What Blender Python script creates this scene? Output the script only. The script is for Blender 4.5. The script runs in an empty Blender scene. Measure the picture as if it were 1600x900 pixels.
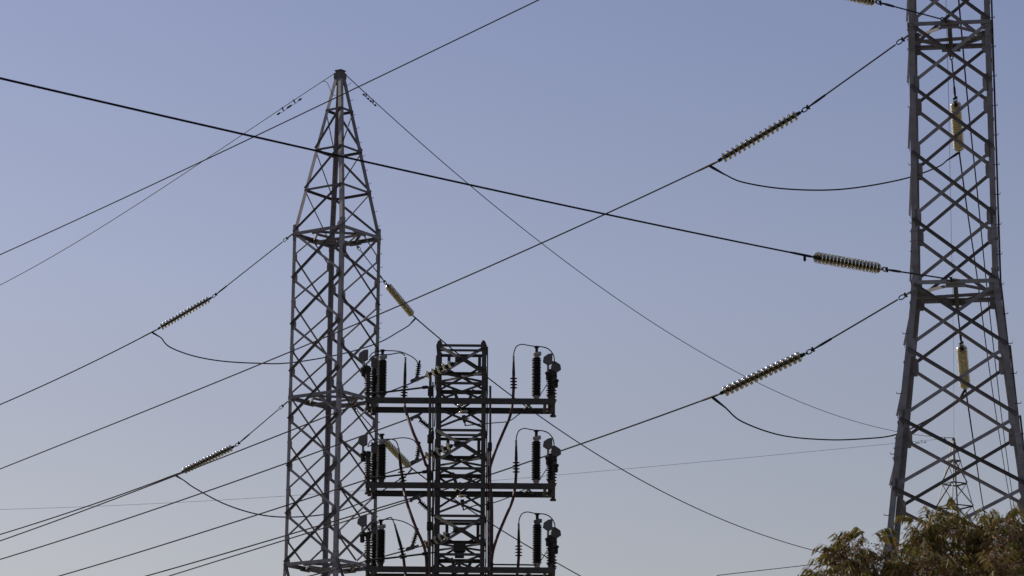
import bpy, math, random
from mathutils import Vector, Matrix, noise
random.seed(7)
R = math.radians
S = bpy.context.scene
COL = S.collection

# ------------------------------------------------------------------ camera
F = 5200.0                      # focal length in photo pixels (1600 wide)
PITCH, ROLL = 13.0, 0.45
CAM = Vector((0, 0, 1.6))
cd = bpy.data.cameras.new('camera'); cam = bpy.data.objects.new('camera', cd); COL.objects.link(cam)
MROT = Matrix.Rotation(R(90 + PITCH), 3, 'X') @ Matrix.Rotation(R(ROLL), 3, 'Z')
cam.matrix_world = Matrix.Translation(CAM) @ MROT.to_4x4()
cd.sensor_width = 36; cd.lens = 36 * F / 1600; cd.clip_end = 20000; cd.clip_start = 0.5
cd.dof.use_dof = True; cd.dof.focus_distance = 105; cd.dof.aperture_fstop = 7.0
S.camera = cam

# ------------------------------------------------------------------ world, sun, exposure
SUN_AZ, SUN_EL = -55.0, 34.0    # azimuth from +Y towards +X (negative: left of the view)
w = bpy.data.worlds.new('World'); S.world = w; w.use_nodes = True
nt = w.node_tree; nt.nodes.clear()
out = nt.nodes.new('ShaderNodeOutputWorld'); bg = nt.nodes.new('ShaderNodeBackground')
sky = nt.nodes.new('ShaderNodeTexSky'); sky.sky_type = 'NISHITA'; sky.sun_disc = False
sky.sun_elevation = R(SUN_EL); sky.sun_rotation = R(SUN_AZ)
sky.altitude = 0; sky.air_density = 1.0; sky.dust_density = 1.0; sky.ozone_density = 3.0
hs = nt.nodes.new('ShaderNodeHueSaturation'); hs.inputs['Saturation'].default_value = 0.80
tint = nt.nodes.new('ShaderNodeMix'); tint.data_type = 'RGBA'; tint.blend_type = 'MULTIPLY'
tint.inputs['Factor'].default_value = 1.0
# dusty air near the horizon: the sky pales and warms as it gets lower, in every direction
tcw = nt.nodes.new('ShaderNodeTexCoord'); sepw = nt.nodes.new('ShaderNodeSeparateXYZ'); rw = nt.nodes.new('ShaderNodeValToRGB')
nt.links.new(tcw.outputs['Generated'], sepw.inputs[0]); nt.links.new(sepw.outputs['Z'], rw.inputs['Fac'])
for k_, (p_, c_) in enumerate(((0.0, (.86, .73, .58)), (.143, (.83, .682, .612)), (.19, (.795, .666, .640)), (.225, (.80, .69, .70)), (.304, (.715, .643, .715)), (1.0, (.69, .625, .68)))):
    e_ = rw.color_ramp.elements[k_] if k_ < 1 else (rw.color_ramp.elements[-1] if k_ == 5 else rw.color_ramp.elements.new(p_))
    e_.position = p_; e_.color = (*c_, 1)
nt.links.new(rw.outputs['Color'], tint.inputs['B'])
nt.links.new(sky.outputs[0], hs.inputs['Color']); nt.links.new(hs.outputs[0], tint.inputs['A'])
nt.links.new(tint.outputs['Result'], bg.inputs[0]); nt.links.new(bg.outputs[0], out.inputs[0])
bg.inputs[1].default_value = 0.121
sd = bpy.data.lights.new('sun', 'SUN'); sun = bpy.data.objects.new('sun', sd); COL.objects.link(sun)
sd.energy = 4.2; sd.angle = R(0.55); sd.color = (1.0, 0.90, 0.76)
tosun = Vector((math.sin(R(SUN_AZ)) * math.cos(R(SUN_EL)), math.cos(R(SUN_AZ)) * math.cos(R(SUN_EL)), math.sin(R(SUN_EL))))
sun.rotation_euler = tosun.to_track_quat('Z', 'Y').to_euler(); sun.location = (-60, 40, 60)
S.view_settings.view_transform = 'Standard'; S.view_settings.look = 'None'
S.view_settings.exposure = 0.0; S.view_settings.gamma = 1.0; S.view_settings.use_curve_mapping = False
S.cycles.max_bounces = 6; S.cycles.transparent_max_bounces = 12

# ------------------------------------------------------------------ helpers
def at(px, py, Y):
    d = MROT @ Vector(((px - 800) / F, -(py - 450) / F, -1.0))
    return CAM + d * (Y / d.y)

def depth_for(p0, px, py, length, away=True):
    """distance Y of pixel (px,py) so that it lies `length` from p0"""
    d = (MROT @ Vector(((px - 800) / F, -(py - 450) / F, -1.0))).normalized()
    oc = CAM - p0; b = d.dot(oc); c = oc.dot(oc) - length * length; disc = b * b - c
    t = -b + (math.sqrt(disc) if away else -math.sqrt(disc)) if disc > 0 else -b
    return CAM + d * t

class MB:
    def __init__(s): s.v = []; s.f = []; s.sm = False
    def add(s, vs, fs):
        n = len(s.v); s.v += [Vector(v) for v in vs]; s.f += [tuple(i + n for i in f) for f in fs]; return s
    def box(s, c, sx, sy, sz, M=None):
        c = Vector(c); vs = []
        for x in (-.5, .5):
            for y in (-.5, .5):
                for z in (-.5, .5):
                    o = Vector((x * sx, y * sy, z * sz)); vs.append(c + (M @ o if M else o))
        return s.add(vs, [(0,1,3,2),(4,6,7,5),(0,4,5,1),(2,3,7,6),(0,2,6,4),(1,5,7,3)])
    def bar(s, p, q, w, h, up=(0,0,1)):
        p, q = Vector(p), Vector(q); d = (q - p).normalized(); up = Vector(up)
        x = d.cross(up); 
        if x.length < 1e-4: x = d.cross(Vector((1, 0, 0)))
        x.normalize(); y = x.cross(d).normalized()
        return s.box((p + q) / 2, w, (q - p).length, h, Matrix((x, d, y)).transposed())
    def angle(s, p, q, u, v, w, t, w2=None):
        """L section from p to q: flange along u (width w) and flange along v"""
        p, q = Vector(p), Vector(q); d = (q - p).normalized()
        u = Vector(u); u = (u - d * u.dot(d)).normalized()
        v = Vector(v); v = (v - d * v.dot(d)); v = (v - u * u.dot(v)).normalized()
        w2 = w2 or w; prof = [(0,0),(w,0),(w,t),(t,t),(t,w2),(0,w2)]
        vs = [e + u * a + v * b for e in (p, q) for a, b in prof]
        fs = [(i, (i+1) % 6, (i+1) % 6 + 6, i + 6) for i in range(6)]
        return s.add(vs, fs + [(3,2,1,0),(5,4,3,0),(6,7,8,9),(6,9,10,11)])
    def channel(s, p, q, out_, up, h, fl, t):
        """C section: web in plane up, flanges pointing along out_"""
        p, q = Vector(p), Vector(q)
        u = Vector(out_); v = Vector(up)
        prof = [(0,0),(fl,0),(fl,t),(t,t),(t,h-t),(fl,h-t),(fl,h),(0,h)]
        vs = [e + u * a + v * b for e in (p, q) for a, b in prof]
        fs = [(i, (i+1) % 8, (i+1) % 8 + 8, i + 8) for i in range(8)]
        return s.add(vs, fs + [(3,2,1,0),(7,4,3,0),(7,6,5,4),(8,9,10,11),(8,11,12,15),(12,13,14,15)])
    def tube(s, pts, r, n=6, cap=True):
        pts = [Vector(p) for p in pts]; m = len(pts); rr = r if isinstance(r, (list, tuple)) else [r] * m
        t0 = (pts[1] - pts[0]).normalized(); a = t0.orthogonal().normalized(); vs = []
        for i, p in enumerate(pts):
            t = (pts[min(i+1, m-1)] - pts[max(i-1, 0)]).normalized()
            a = (a - t * a.dot(t)).normalized(); b = t.cross(a)
            for k in range(n):
                an = 2 * math.pi * k / n; vs.append(p + (a * math.cos(an) + b * math.sin(an)) * rr[i])
        fs = [(i*n+k, i*n+(k+1) % n, (i+1)*n+(k+1) % n, (i+1)*n+k) for i in range(m-1) for k in range(n)]
        if cap: fs += [tuple(range(n-1, -1, -1)), tuple((m-1)*n+k for k in range(n))]
        s.sm = True
        return s.add(vs, fs)
    def lathe(s, prof, M=None, n=16, o=(0,0,0)):
        """prof: (radius, height) list, around local Z"""
        vs = []; o = Vector(o)
        for r_, z in prof:
            for k in range(n):
                an = 2 * math.pi * k / n; v = Vector((r_ * math.cos(an), r_ * math.sin(an), z))
                vs.append(o + (M @ v if M else v))
        m = len(prof)
        fs = [(i*n+k, i*n+(k+1) % n, (i+1)*n+(k+1) % n, (i+1)*n+k) for i in range(m-1) for k in range(n)]
        fs += [tuple(range(n-1, -1, -1)), tuple((m-1)*n+k for k in range(n))]
        s.sm = True
        return s.add(vs, fs)
    def sphere(s, c, r, sq=(1,1,1), n=8):
        return s.lathe([(r*sq[0]*max(.02, math.sin(math.pi*i/n)), -r*sq[2]*math.cos(math.pi*i/n)) for i in range(n+1)], n=n+2, o=c)
    def build(s, name, mat, parent=None, smooth=None, local=False):
        me = bpy.data.meshes.new(name); off = wloc(parent) if (parent and not local) else Vector()
        me.from_pydata([v - off for v in s.v], [], s.f); me.update()
        if s.sm if smooth is None else smooth:
            me.polygons.foreach_set('use_smooth', [len(p.vertices) == 4 for p in me.polygons])
            try: me.set_sharp_from_angle(angle=R(50))
            except Exception: pass
        me.materials.append(mat)
        o = bpy.data.objects.new(name, me); COL.objects.link(o)
        if parent: o.parent = parent
        return o

def wloc(o):
    v = Vector()
    while o: v += o.location; o = o.parent
    return v

def tag(o, label, cat, group=None, kind=None):
    if label: o['label'] = label
    if cat: o['category'] = cat
    if group: o['group'] = group
    if kind: o['kind'] = kind
    return o

def thing(name, loc, label, cat, group=None):
    o = bpy.data.objects.new(name, None); COL.objects.link(o); o.location = loc; o.empty_display_size = .2
    return tag(o, label, cat, group)

def smooth_pts(P, n=10):
    """Catmull-Rom through points"""
    P = [Vector(p) for p in P]
    if len(P) < 3: return [P[0].lerp(P[-1], i / n) for i in range(n + 1)]
    Q = [P[0] * 2 - P[1]] + P + [P[-1] * 2 - P[-2]]; o = []
    for i in range(1, len(Q) - 2):
        a, b, c, d = Q[i-1], Q[i], Q[i+1], Q[i+2]
        for k in range(n):
            t = k / n
            o.append(.5 * ((2*b) + (c-a)*t + (2*a-5*b+4*c-d)*t*t + (3*b-a-3*c+d)*t**3))
    return o + [P[-1]]

def fit_span(pts, n=48, deg=3):
    """least-squares polynomial through 3D points along chord: one clean sagging span"""
    P = [Vector(p) for p in pts]; L = [0]
    for a, b in zip(P, P[1:]): L.append(L[-1] + (b - a).length)
    T = [l / L[-1] for l in L]
    if len(P) <= 3: deg = len(P) - 1
    import numpy as np
    wt = np.ones(len(P)); wt[0] = wt[-1] = 30
    C = [np.polyfit(T, [p[k] for p in P], deg if k == 2 else min(2, deg), w=wt) for k in range(3)]
    o = [Vector([float(np.polyval(C[k], i / n)) for k in range(3)]) for i in range(n + 1)]
    return o

# ------------------------------------------------------------------ materials
def mat(name, col, rough=.6, metal=0.0, var=.25, scale=6.0, rust=0.0, rustcol=(.10,.045,.02), spec=.4, vary=0.0):
    m = bpy.data.materials.new(name); m.use_nodes = True; t = m.node_tree; b = t.nodes['Principled BSDF']
    tc = t.nodes.new('ShaderNodeTexCoord'); nz = t.nodes.new('ShaderNodeTexNoise')
    nz.inputs['Scale'].default_value = scale; nz.inputs['Detail'].default_value = 5
    t.links.new(tc.outputs['Object'], nz.inputs['Vector'])
    cr = t.nodes.new('ShaderNodeValToRGB')
    lo = [c * (1 - var) for c in col] + [1]; hi = [min(1, c * (1 + var)) for c in col] + [1]
    cr.color_ramp.elements[0].position = .3; cr.color_ramp.elements[0].color = lo
    cr.color_ramp.elements[1].position = .7; cr.color_ramp.elements[1].color = hi
    t.links.new(nz.outputs['Fac'], cr.inputs['Fac']); src = cr.outputs['Color']
    if rust:
        n2 = t.nodes.new('ShaderNodeTexNoise'); n2.inputs['Scale'].default_value = 1.7; n2.inputs['Detail'].default_value = 8
        n2.inputs['Roughness'].default_value = .7
        t.links.new(tc.outputs['Object'], n2.inputs['Vector'])
        r2 = t.nodes.new('ShaderNodeValToRGB'); r2.color_ramp.elements[0].position = .56; r2.color_ramp.elements[1].position = .70
        r2.color_ramp.elements[0].color = (0,0,0,1); r2.color_ramp.elements[1].color = (rust,rust,rust,1)
        t.links.new(n2.outputs['Fac'], r2.inputs['Fac'])
        mx = t.nodes.new('ShaderNodeMix'); mx.data_type = 'RGBA'; mx.inputs['B'].default_value = (*rustcol, 1)
        t.links.new(r2.outputs['Color'], mx.inputs['Factor']); t.links.new(src, mx.inputs['A']); src = mx.outputs['Result']
    if vary:      # each bar weathers a little differently
        oi = t.nodes.new('ShaderNodeObjectInfo'); mr = t.nodes.new('ShaderNodeMapRange')
        mr.inputs['To Min'].default_value = 1 - vary; mr.inputs['To Max'].default_value = 1 + vary
        hv = t.nodes.new('ShaderNodeHueSaturation'); t.links.new(oi.outputs['Random'], mr.inputs['Value'])
        t.links.new(mr.outputs['Result'], hv.inputs['Value']); t.links.new(src, hv.inputs['Color']); src = hv.outputs['Color']
    t.links.new(src, b.inputs['Base Color'])
    b.inputs['Roughness'].default_value = rough; b.inputs['Metallic'].default_value = metal
    b.inputs['Specular IOR Level'].default_value = spec
    return m

GALV = mat('galvanised_steel', (.215,.202,.218), .6, .0, .20, 3.0, rust=.35, rustcol=(.10,.065,.045), spec=.3, vary=.22)
GALV_L = mat('galvanised_angle_weathered', (.205,.193,.210), .6, .0, .2, 4.0, rust=.35, rustcol=(.09,.055,.04), spec=.3, vary=.22)
BRACE = mat('brace_steel_dull', (.105,.096,.102), .65, 0, .25, 4.0, rust=.45, rustcol=(.075,.045,.03), spec=.25, vary=.3)
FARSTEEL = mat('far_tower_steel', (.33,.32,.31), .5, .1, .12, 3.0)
DARKST = mat('dark_structural_steel', (.048,.041,.039), .55, 0, .25, 4.0, rust=.5, rustcol=(.07,.035,.02), spec=.35)
PALEST = mat('sunlit_brace', (.36,.33,.27), .5, .1, .15, 5)  # mast brace in the sun: its brightness is put into the colour
BOLT = mat('hardware_black', (.014,.013,.013), .75, .0, .2, 8)
WIRE = mat('weathered_conductor', (.010,.010,.013), .8, .0, .2, 2, spec=.15)
EWIRE = mat('earth_wire_steel', (.035,.035,.045), .6, .1, .2, 2)
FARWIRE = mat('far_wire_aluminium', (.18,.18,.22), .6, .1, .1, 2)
BLACKRUB = mat('black_polymer', (.008,.008,.008), .6, 0, .2, 6)
BROWNPOR = mat('brown_glazed_porcelain', (.035,.020,.015), .25, 0, .3, 6, spec=.6)
SILVER = mat('cast_aluminium', (.26,.24,.22), .4, .5, .15, 8)
HOODG = mat('grey_painted_hood', (.105,.097,.108), .6, 0, .12, 6)
REDC = mat('dull_red_cable_sheath', (.07,.018,.02), .55, 0, .45, 3)

def glass_mat(name, col, tr=.55, tlf=.22):
    m = bpy.data.materials.new(name); m.use_nodes = True; t = m.node_tree; b = t.nodes['Principled BSDF']
    tc = t.nodes.new('ShaderNodeTexCoord'); nz = t.nodes.new('ShaderNodeTexNoise'); nz.inputs['Scale'].default_value = 9
    t.links.new(tc.outputs['Object'], nz.inputs['Vector'])
    mx = t.nodes.new('ShaderNodeMix'); mx.data_type = 'RGBA'
    mx.inputs['A'].default_value = (*[c * .82 for c in col], 1); mx.inputs['B'].default_value = (*col, 1)
    t.links.new(nz.outputs['Fac'], mx.inputs['Factor']); t.links.new(mx.outputs['Result'], b.inputs['Base Color'])
    b.inputs['Roughness'].default_value = .10; b.inputs['Specular IOR Level'].default_value = .22; b.inputs['IOR'].default_value = 1.38
    b.inputs['Transmission Weight'].default_value = tr; b.inputs['Coat Weight'].default_value = 0
    b.inputs['Coat Roughness'].default_value = .06
    tl = t.nodes.new('ShaderNodeBsdfTranslucent'); tl.inputs['Color'].default_value = (*col, 1)
    ms = t.nodes.new('ShaderNodeMixShader'); ms.inputs[0].default_value = tlf
    o = t.nodes['Material Output']
    t.links.new(b.outputs[0], ms.inputs[1]); t.links.new(tl.outputs[0], ms.inputs[2]); t.links.new(ms.outputs[0], o.inputs[0])
    return m
GLASS = glass_mat('toughened_glass', (.40,.36,.22), .88, .02)
GLASSY = glass_mat('toughened_glass_sunlit', (.60,.55,.36), .60, .12)  # paler, yellower glass copy: sunlight on these discs is put into the colour

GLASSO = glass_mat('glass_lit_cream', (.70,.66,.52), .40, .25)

def leaf_mat():
    m = bpy.data.materials.new('leaf_green_mixed'); m.use_nodes = True; t = m.node_tree; b = t.nodes['Principled BSDF']
    g = t.nodes.new('ShaderNodeNewGeometry'); cr = t.nodes.new('ShaderNodeValToRGB')
    e = cr.color_ramp.elements; e[0].position = 0; e[0].color = (.050,.058,.014,1); e[1].position = 1; e[1].color = (.22,.16,.05,1)
    for p, c in ((.26,(.10,.10,.018,1)), (.50,(.20,.17,.032,1)), (.66,(.20,.135,.036,1)), (.84,(.20,.13,.042,1))):
        x = e.new(p); x.color = c
    t.links.new(g.outputs['Random Per Island'], cr.inputs['Fac']); t.links.new(cr.outputs['Color'], b.inputs['Base Color'])
    b.inputs['Roughness'].default_value = .55; b.inputs['Specular IOR Level'].default_value = .22
    tl = t.nodes.new('ShaderNodeBsdfTranslucent'); t.links.new(cr.outputs['Color'], tl.inputs['Color'])
    ms = t.nodes.new('ShaderNodeMixShader'); ms.inputs[0].default_value = .32; o = t.nodes['Material Output']
    t.links.new(b.outputs[0], ms.inputs[1]); t.links.new(tl.outputs[0], ms.inputs[2]); t.links.new(ms.outputs[0], o.inputs[0])
    return m
LEAF = leaf_mat()
SEED = mat('dry_seed_brown', (.34,.215,.12), .7, 0, .5, 30)
BARK = mat('bark', (.09,.07,.05), .85, 0, .35, 14)
BERRY = mat('dark_berry', (.03,.03,.04), .5, 0, .3, 20)

# ------------------------------------------------------------------ ground
def ground_mat():
    m = mat('dry_grass_and_soil', (.11,.10,.06), .9, 0, .45, .12)
    return m
g = MB(); N = 40; SZ = 2600
for i in range(N + 1):
    for j in range(N + 1):
        x = -SZ + 2 * SZ * i / N; y = -SZ + 2 * SZ * j / N
        g.v.append(Vector((x, y, 0)))
g.f = [(i*(N+1)+j, (i+1)*(N+1)+j, (i+1)*(N+1)+j+1, i*(N+1)+j+1) for i in range(N) for j in range(N)]
tag(g.build('ground', ground_mat()), None, None, kind='structure')

# ------------------------------------------------------------------ lattice towers
def corner_fn(cx, cy, rot, profile):
    """profile: list of (z, half_side) ascending; corners 0..3 counter-clockwise from rot"""
    def hs(z):
        for (z0, h0), (z1, h1) in zip(profile, profile[1:]):
            if z0 <= z <= z1: return h0 + (h1 - h0) * (z - z0) / (z1 - z0)
        return profile[-1][1] if z > profile[-1][0] else profile[0][1]
    def c(k, z):
        a = rot + k * math.pi / 2; r = hs(z) * math.sqrt(2)
        return Vector((cx + r * math.cos(a), cy + r * math.sin(a), z))
    return c

def build_leg(t, c, k, zs, w, th, m):
    b = MB()
    for z0, z1 in zip(zs, zs[1:]):
        p, q = c(k, z0), c(k, z1)
        u = c(k + 1, z0) - c(k, z0); v = c(k - 1, z0) - c(k, z0)
        b.angle(p, q, u, v, w, th)
    o = b.build('leg', m, t)
    for z in zs[1:-1]:          # splice plates
        p = c(k, z); dn = (c(k, z - .3) - p).normalized()
        for e in (1, -1):
            d = (c(k + e, z) - p).normalized(); n = d.cross(Vector((0,0,1))) * e
            s = MB(); s.bar(p + d * w * .5 + n * .012 + dn * -.35, p + d * w * .5 + n * .012 + dn * .35, w * .92, .016, up=n)
            for i in range(6):
                pp = p + d * w * (.3 + .4 * (i % 2)) + n * .028 + dn * (-.28 + .28 * (i // 2) * 1.0)
                s.lathe([(.018, 0), (.018, .022)], n=6, M=Vector(n).to_track_quat('Z', 'Y').to_matrix(), o=pp)
            s.build('splice_plate', m, o, smooth=False)
    return o

def brace(t, p, q, n, w, th, m, outer=True, trim=.0):
    """angle bar lying on a face with outward normal n"""
    p, q = Vector(p), Vector(q); n = Vector(n).normalized(); d = (q - p).normalized()
    off = n * (.022 if outer else -.022 - th)
    side = d.cross(n).normalized()
    if side.z > 0: side = -side
    v = n if outer else -n
    p2, q2 = p + d * trim + off, q - d * trim + off
    b = MB(); b.angle(p2 - side * w / 2, q2 - side * w / 2, side, v, w, th, w * .55)
    return b.build('brace', m, t)

def gusset(t, p, d_in, n, w, h, m):
    b = MB(); n = Vector(n).normalized(); d = Vector(d_in).normalized(); up = n.cross(d)
    if up.z < 0: up = -up
    c = p + d * w * .5 - n * .006
    vs = []
    poly = [(-.5,-.5),(.25,-.5),(.5,-.22),(.5,.22),(.25,.5),(-.5,.5)]
    for e in (-.006, .006):
        for x, y in poly: vs.append(c + d * x * w + up * y * h + n * e)
    k = len(poly)
    b.add(vs, [tuple(range(k-1, -1, -1)), tuple(range(k, 2*k))] + [(i, (i+1) % k, (i+1) % k + k, i + k) for i in range(k)])
    return b.build('gusset_plate', m, t)

def face_n(c, k, z0, z1):
    a, b_, d = c(k, z0), c(k + 1, z0), c(k, z1)
    n = (b_ - a).cross(d - a).normalized()
    ctr = (c(k, z0) + c(k + 2, z0)) / 2
    if n.dot(a - ctr) < 0: n = -n
    return n

def ring(t, c, z, w, th, m, diaphragm=True, plate=.5):
    for k in range(4):
        n = face_n(c, k, z - .3, z + .3); a, b_ = c(k, z), c(k + 1, z)
        b = MB(); b.angle(a + n * .04, b_ + n * .04, Vector((0,0,-1)), -n, w, th); b.build('ring_beam', m, t)
    if diaphragm:
        mids = [(c(k, z) + c(k + 1, z)) / 2 for k in range(4)]
        for k in range(4):
            b = MB(); dz = Vector((0,0,-w * .55))
            b.angle(mids[k] + dz, mids[(k+1) % 4] + dz, Vector((0,0,-1)), (c(0,z)+c(2,z))/2 - (mids[k]+mids[(k+1)%4])/2, w * .75, th)
            b.build('diaphragm_bar', m, t)
        for a in (0, 1):
            b = MB(); b.bar(mids[a] + Vector((0,0,-w*.9-.03)), mids[a+2] + Vector((0,0,-w*.9-.03 - a*.09)), w, .07); b.build('cross_beam', m, t)
        for k in range(4):
            n = face_n(c, k, z - .3, z + .3); q = mids[k]
            b = MB(); d = (c(k+1,z)-c(k,z)).normalized()
            b.bar(q - d*plate*.35 + n*-.02 + Vector((0,0,-.11)), q + d*plate*.35 + n*-.02 + Vector((0,0,-.11)), .03, .19)
            b.bar(q - d*plate*.35 - n*.13 + Vector((0,0,-.04)), q + d*plate*.35 - n*.13 + Vector((0,0,-.04)), .26, .02)
            b.build('mounting_bracket', m, t)

def step_bolts(t, c, k, z0, z1, dz, m, most=60):
    z = z0; i = 0
    while z < z1 and i < most:
        p = c(k, z); d = (c(k + (1 if i % 2 else -1), z) - p).normalized()
        o = -d
        b = MB(); a0 = p + o * -.04; b.tube([a0, a0 + o * .15, a0 + o * .16 + Vector((0,0,.05))], .011, 5); b.build('step_bolt', m, t)
        z += dz; i += 1

# ---- right-hand tower (face-on, body then splayed legs)
YR = 88.0
pl = at(1425.5, 440, YR); pr_dir = 8.6
sideR = 2.32
fd = Vector((math.cos(R(pr_dir)), -math.sin(R(pr_dir)), 0)); dd = Vector((math.sin(R(pr_dir)), math.cos(R(pr_dir)), 0))
cR = pl + fd * sideR / 2 + dd * sideR / 2
zl = lambda y, x=1425: at(x, y, YR).z
zR_ring2, zR_ring1, zR_ring0 = zl(440), zl(36), zl(-365)
slopeR = .112
profR = [(0, sideR/2 + slopeR * zR_ring2), (zR_ring2, sideR/2), (zR_ring1, sideR/2 * .966), (zR_ring0, sideR/2 * .93)]
rotR = math.atan2(-(fd + dd).y, -(fd + dd).x)          # corner 0 = near left
cr_ = corner_fn(cR.x, cR.y, rotR, profR)               # ccw from above: 0 NL, 1 NR, 2 FR, 3 FL
tR = thing('lattice_tower', (cR.x, cR.y, 0), 'large grey lattice tower at the right edge, its legs splaying above the tree', 'pylon', 'steel lattice transmission towers')
zsR = [zl(880,1395), zl(767,1400), zl(657,1408), zl(545,1420), zl(443), zl(340), zl(235), zl(132), zl(36), zl(-64), zl(-164), zl(-264), zl(-365)]
lowR = [0, zsR[0] * .5, zsR[0]]
legz = [0, zsR[0]*.6, zl(690), zR_ring2, zR_ring1, zR_ring0]
LW, LT = .165, .016
for k in range(4): build_leg(tR, cr_, k, [0, zl(700), zl(374), zR_ring0] if False else [0, 6.5, zl(704,1405), zR_ring2, zl(376), zl(60), zR_ring0], LW, LT, GALV)
def panelX(t, c, k, z0, z1, w, th, m, m2=None, both=True, gp=None):
    n = face_n(c, k, z0, z1)
    brace(t, c(k, z1), c(k + 1, z0), n, w, th, m, True, .05)
    if both: brace(t, c(k + 1, z1), c(k, z0), n, w, th, m2 or m, False, .12)
for i, (z0, z1) in enumerate(zip(zsR, zsR[1:])):
    for k in range(4): panelX(tR, cr_, k, z0, z1, .095, .010, BRACE, GALV, both=(i < 9))
for z0, z1 in zip(lowR, lowR[1:]):
    for k in range(4): panelX(tR, cr_, k, z0, z1, .14, .012, BRACE, GALV)
for i, z in enumerate(zsR[1:10]):
    for k in (0, 1, 2, 3):
        d = cr_(k + 1, z) - cr_(k, z); n = face_n(cr_, k, z - .3, z + .3)
        gusset(tR, cr_(k, z) + d.normalized() * .10, d, n, .17, .50, GALV)
        gusset(tR, cr_(k + 1, z) - d.normalized() * .10, -d, n, .17, .50, GALV)
for z in (zR_ring2 + .02, zR_ring1 + .02, zR_ring0): ring(tR, cr_, z, .115, .012, GALV, plate=.75)
step_bolts(tR, cr_, 1, zl(880), zl(-60), .42, BOLT); step_bolts(tR, cr_, 0, zl(860), zR_ring2 - .4, .84, BOLT)
step_bolts(tR, cr_, 3, 16.0, zl(60), .84, BOLT)
for z in (zR_ring2, zR_ring1):   # king post between near and far bracket
    q0 = (cr_(0, z) + cr_(1, z)) / 2; q1 = (cr_(2, z) + cr_(3, z)) / 2
    b = MB(); b.bar(q0 + Vector((0,.06,-.25)), q1 + Vector((0,-.06,-.25)), .10, .10); b.build('hanger_beam', BRACE, tR)

# ---- peaked towers: the left one and the far one
def peaked_tower(name, Y, px_axis, py_ring, py_apex, near_ang, label, leg_m, br_m, br_m2, k_size=1.0, full=True, lw=.17):
    c0 = at(px_axis, py_ring, Y)
    z1 = c0.z; zap = at(px_axis + 6, py_apex, Y).z
    H = (zap - z1)
    hd = 1.905 * k_size; hs_ = hd / math.sqrt(2)
    pan = 2.055 * k_size
    z3 = z1 - 7 * pan
    prof = [(0, hs_ * 1.9), (z3, hs_ * 1.03), (z1, hs_), (zap - .25, .155 if full else .10)]
    rot = R(near_ang)          # corner 0 = near corner
    c = corner_fn(c0.x, c0.y, rot, prof)
    t = thing(name, (c0.x, c0.y, 0), label, 'pylon', 'steel lattice transmission towers')
    for k in range(4): build_leg(t, c, k, [0, z3, z1 - 3.5 * pan, z1, zap - .25], lw, .016, leg_m)
    # k=0 near->right, k=1 right->far, k=2 far->left, k=3 left->near
    thick, thin = .115, .07
    for i in range(7):
        za, zb = z1 - (i + 1) * pan, z1 - i * pan
        for k in (1, 3): 
            n = face_n(c, k, za, zb)
            brace(t, c(k + 1, zb), c(k, za), n, thick, .011, br_m, True, .03)
            brace(t, c(k, zb), c(k + 1, za), n, thick * .85, .011, br_m2, False, .14)
    for k in (0, 2):
        for i in range(6):
            za, zb = z1 - (i + 1.5) * pan, z1 - (i + .5) * pan; n = face_n(c, k, za, zb)
            brace(t, c(k, zb), c(k + 1, za), n, thin, .009, br_m, True, .04)
            brace(t, c(k + 1, zb), c(k, za), n, thin, .009, br_m2, False, .14)
        for zr, zn in ((z1, z1 - .5 * pan), (z3, z3 + .5 * pan)):
            n = face_n(c, k, min(zr, zn), max(zr, zn)); mid = (c(k, zr) + c(k + 1, zr)) / 2
            brace(t, mid, c(k, zn), n, thin, .009, br_m, True, .1); brace(t, mid, c(k + 1, zn), n, thin, .009, br_m2, False, .1)
    zz = [z3, z3 * .72, z3 * .4, 0]
    for zb, za in zip(zz, zz[1:]):
        for k in range(4):
            n = face_n(c, k, za, zb)
            brace(t, c(k, zb), c(k + 1, za), n, thick, .011, br_m, True, .05); brace(t, c(k + 1, zb), c(k, za), n, thick, .011, br_m2, False, .14)
    # peak
    lv = [z1, z1 + H * .265, z1 + H * .51, z1 + H * .755]
    for i in range(3):
        for k in range(4):
            n = face_n(c, k, lv[i], lv[i + 1])
            a, b_ = c(k + 1, lv[i+1]), c(k, lv[i])
            brace(t, a, b_, n, thick * .8 if k in (1, 3) else thin * .8, .01, br_m, True, .03)
        for k in range(4):
            n = face_n(c, k, lv[i] , lv[i + 1]); s = MB()
            s.angle(c(k, lv[i+1]) + n * .03, c(k + 1, lv[i+1]) + n * .03, Vector((0,0,-1)), -n, .10, .01); s.build('strut', br_m, t)
    for k in range(4):
        if full:
            for i in range(8):
                z = z1 - i * pan if k in (1, 3) else z1 - (i + .5) * pan
                if z < z3 - .1: continue
                d = c(k + 1, z) - c(k, z); n = face_n(c, k, z - .2, z + .2)
                gusset(t, c(k, z) + d.normalized() * .06, d, n, .24, .42, leg_m)
                gusset(t, c(k + 1, z) - d.normalized() * .06, -d, n, .24, .42, leg_m)
    for z in (z1, z1 - 3.5 * pan, z3): ring(t, c, z, .15, .012, leg_m if full else br_m, plate=.9)
    cap = MB(); q = Vector((c0.x, c0.y, zap - .25)); M = Matrix.Rotation(rot + math.pi / 4, 3, 'Z')
    w_ = 1.0 if full else .5
    cap.box(q + Vector((0,0,-.02)), .40*w_, .40*w_, .26, M); cap.box(q + Vector((0,0,.15)), .30*w_, .30*w_, .10, M); cap.box(q + Vector((0,0,.225)), .36*w_, .36*w_, .04, M)
    cap.box(q + Vector((0,0,-.28)), .36*w_, .36*w_, .26, M)
    cap.build('peak_cap', br_m, t)
    if full:
        step_bolts(t, c, 1, z3, zap - 1.2, .62, BOLT, 40)
    return t, c, dict(z1=z1, z2=z1 - 3.5 * pan, z3=z3, zap=zap, c0=c0, pan=pan)

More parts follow.
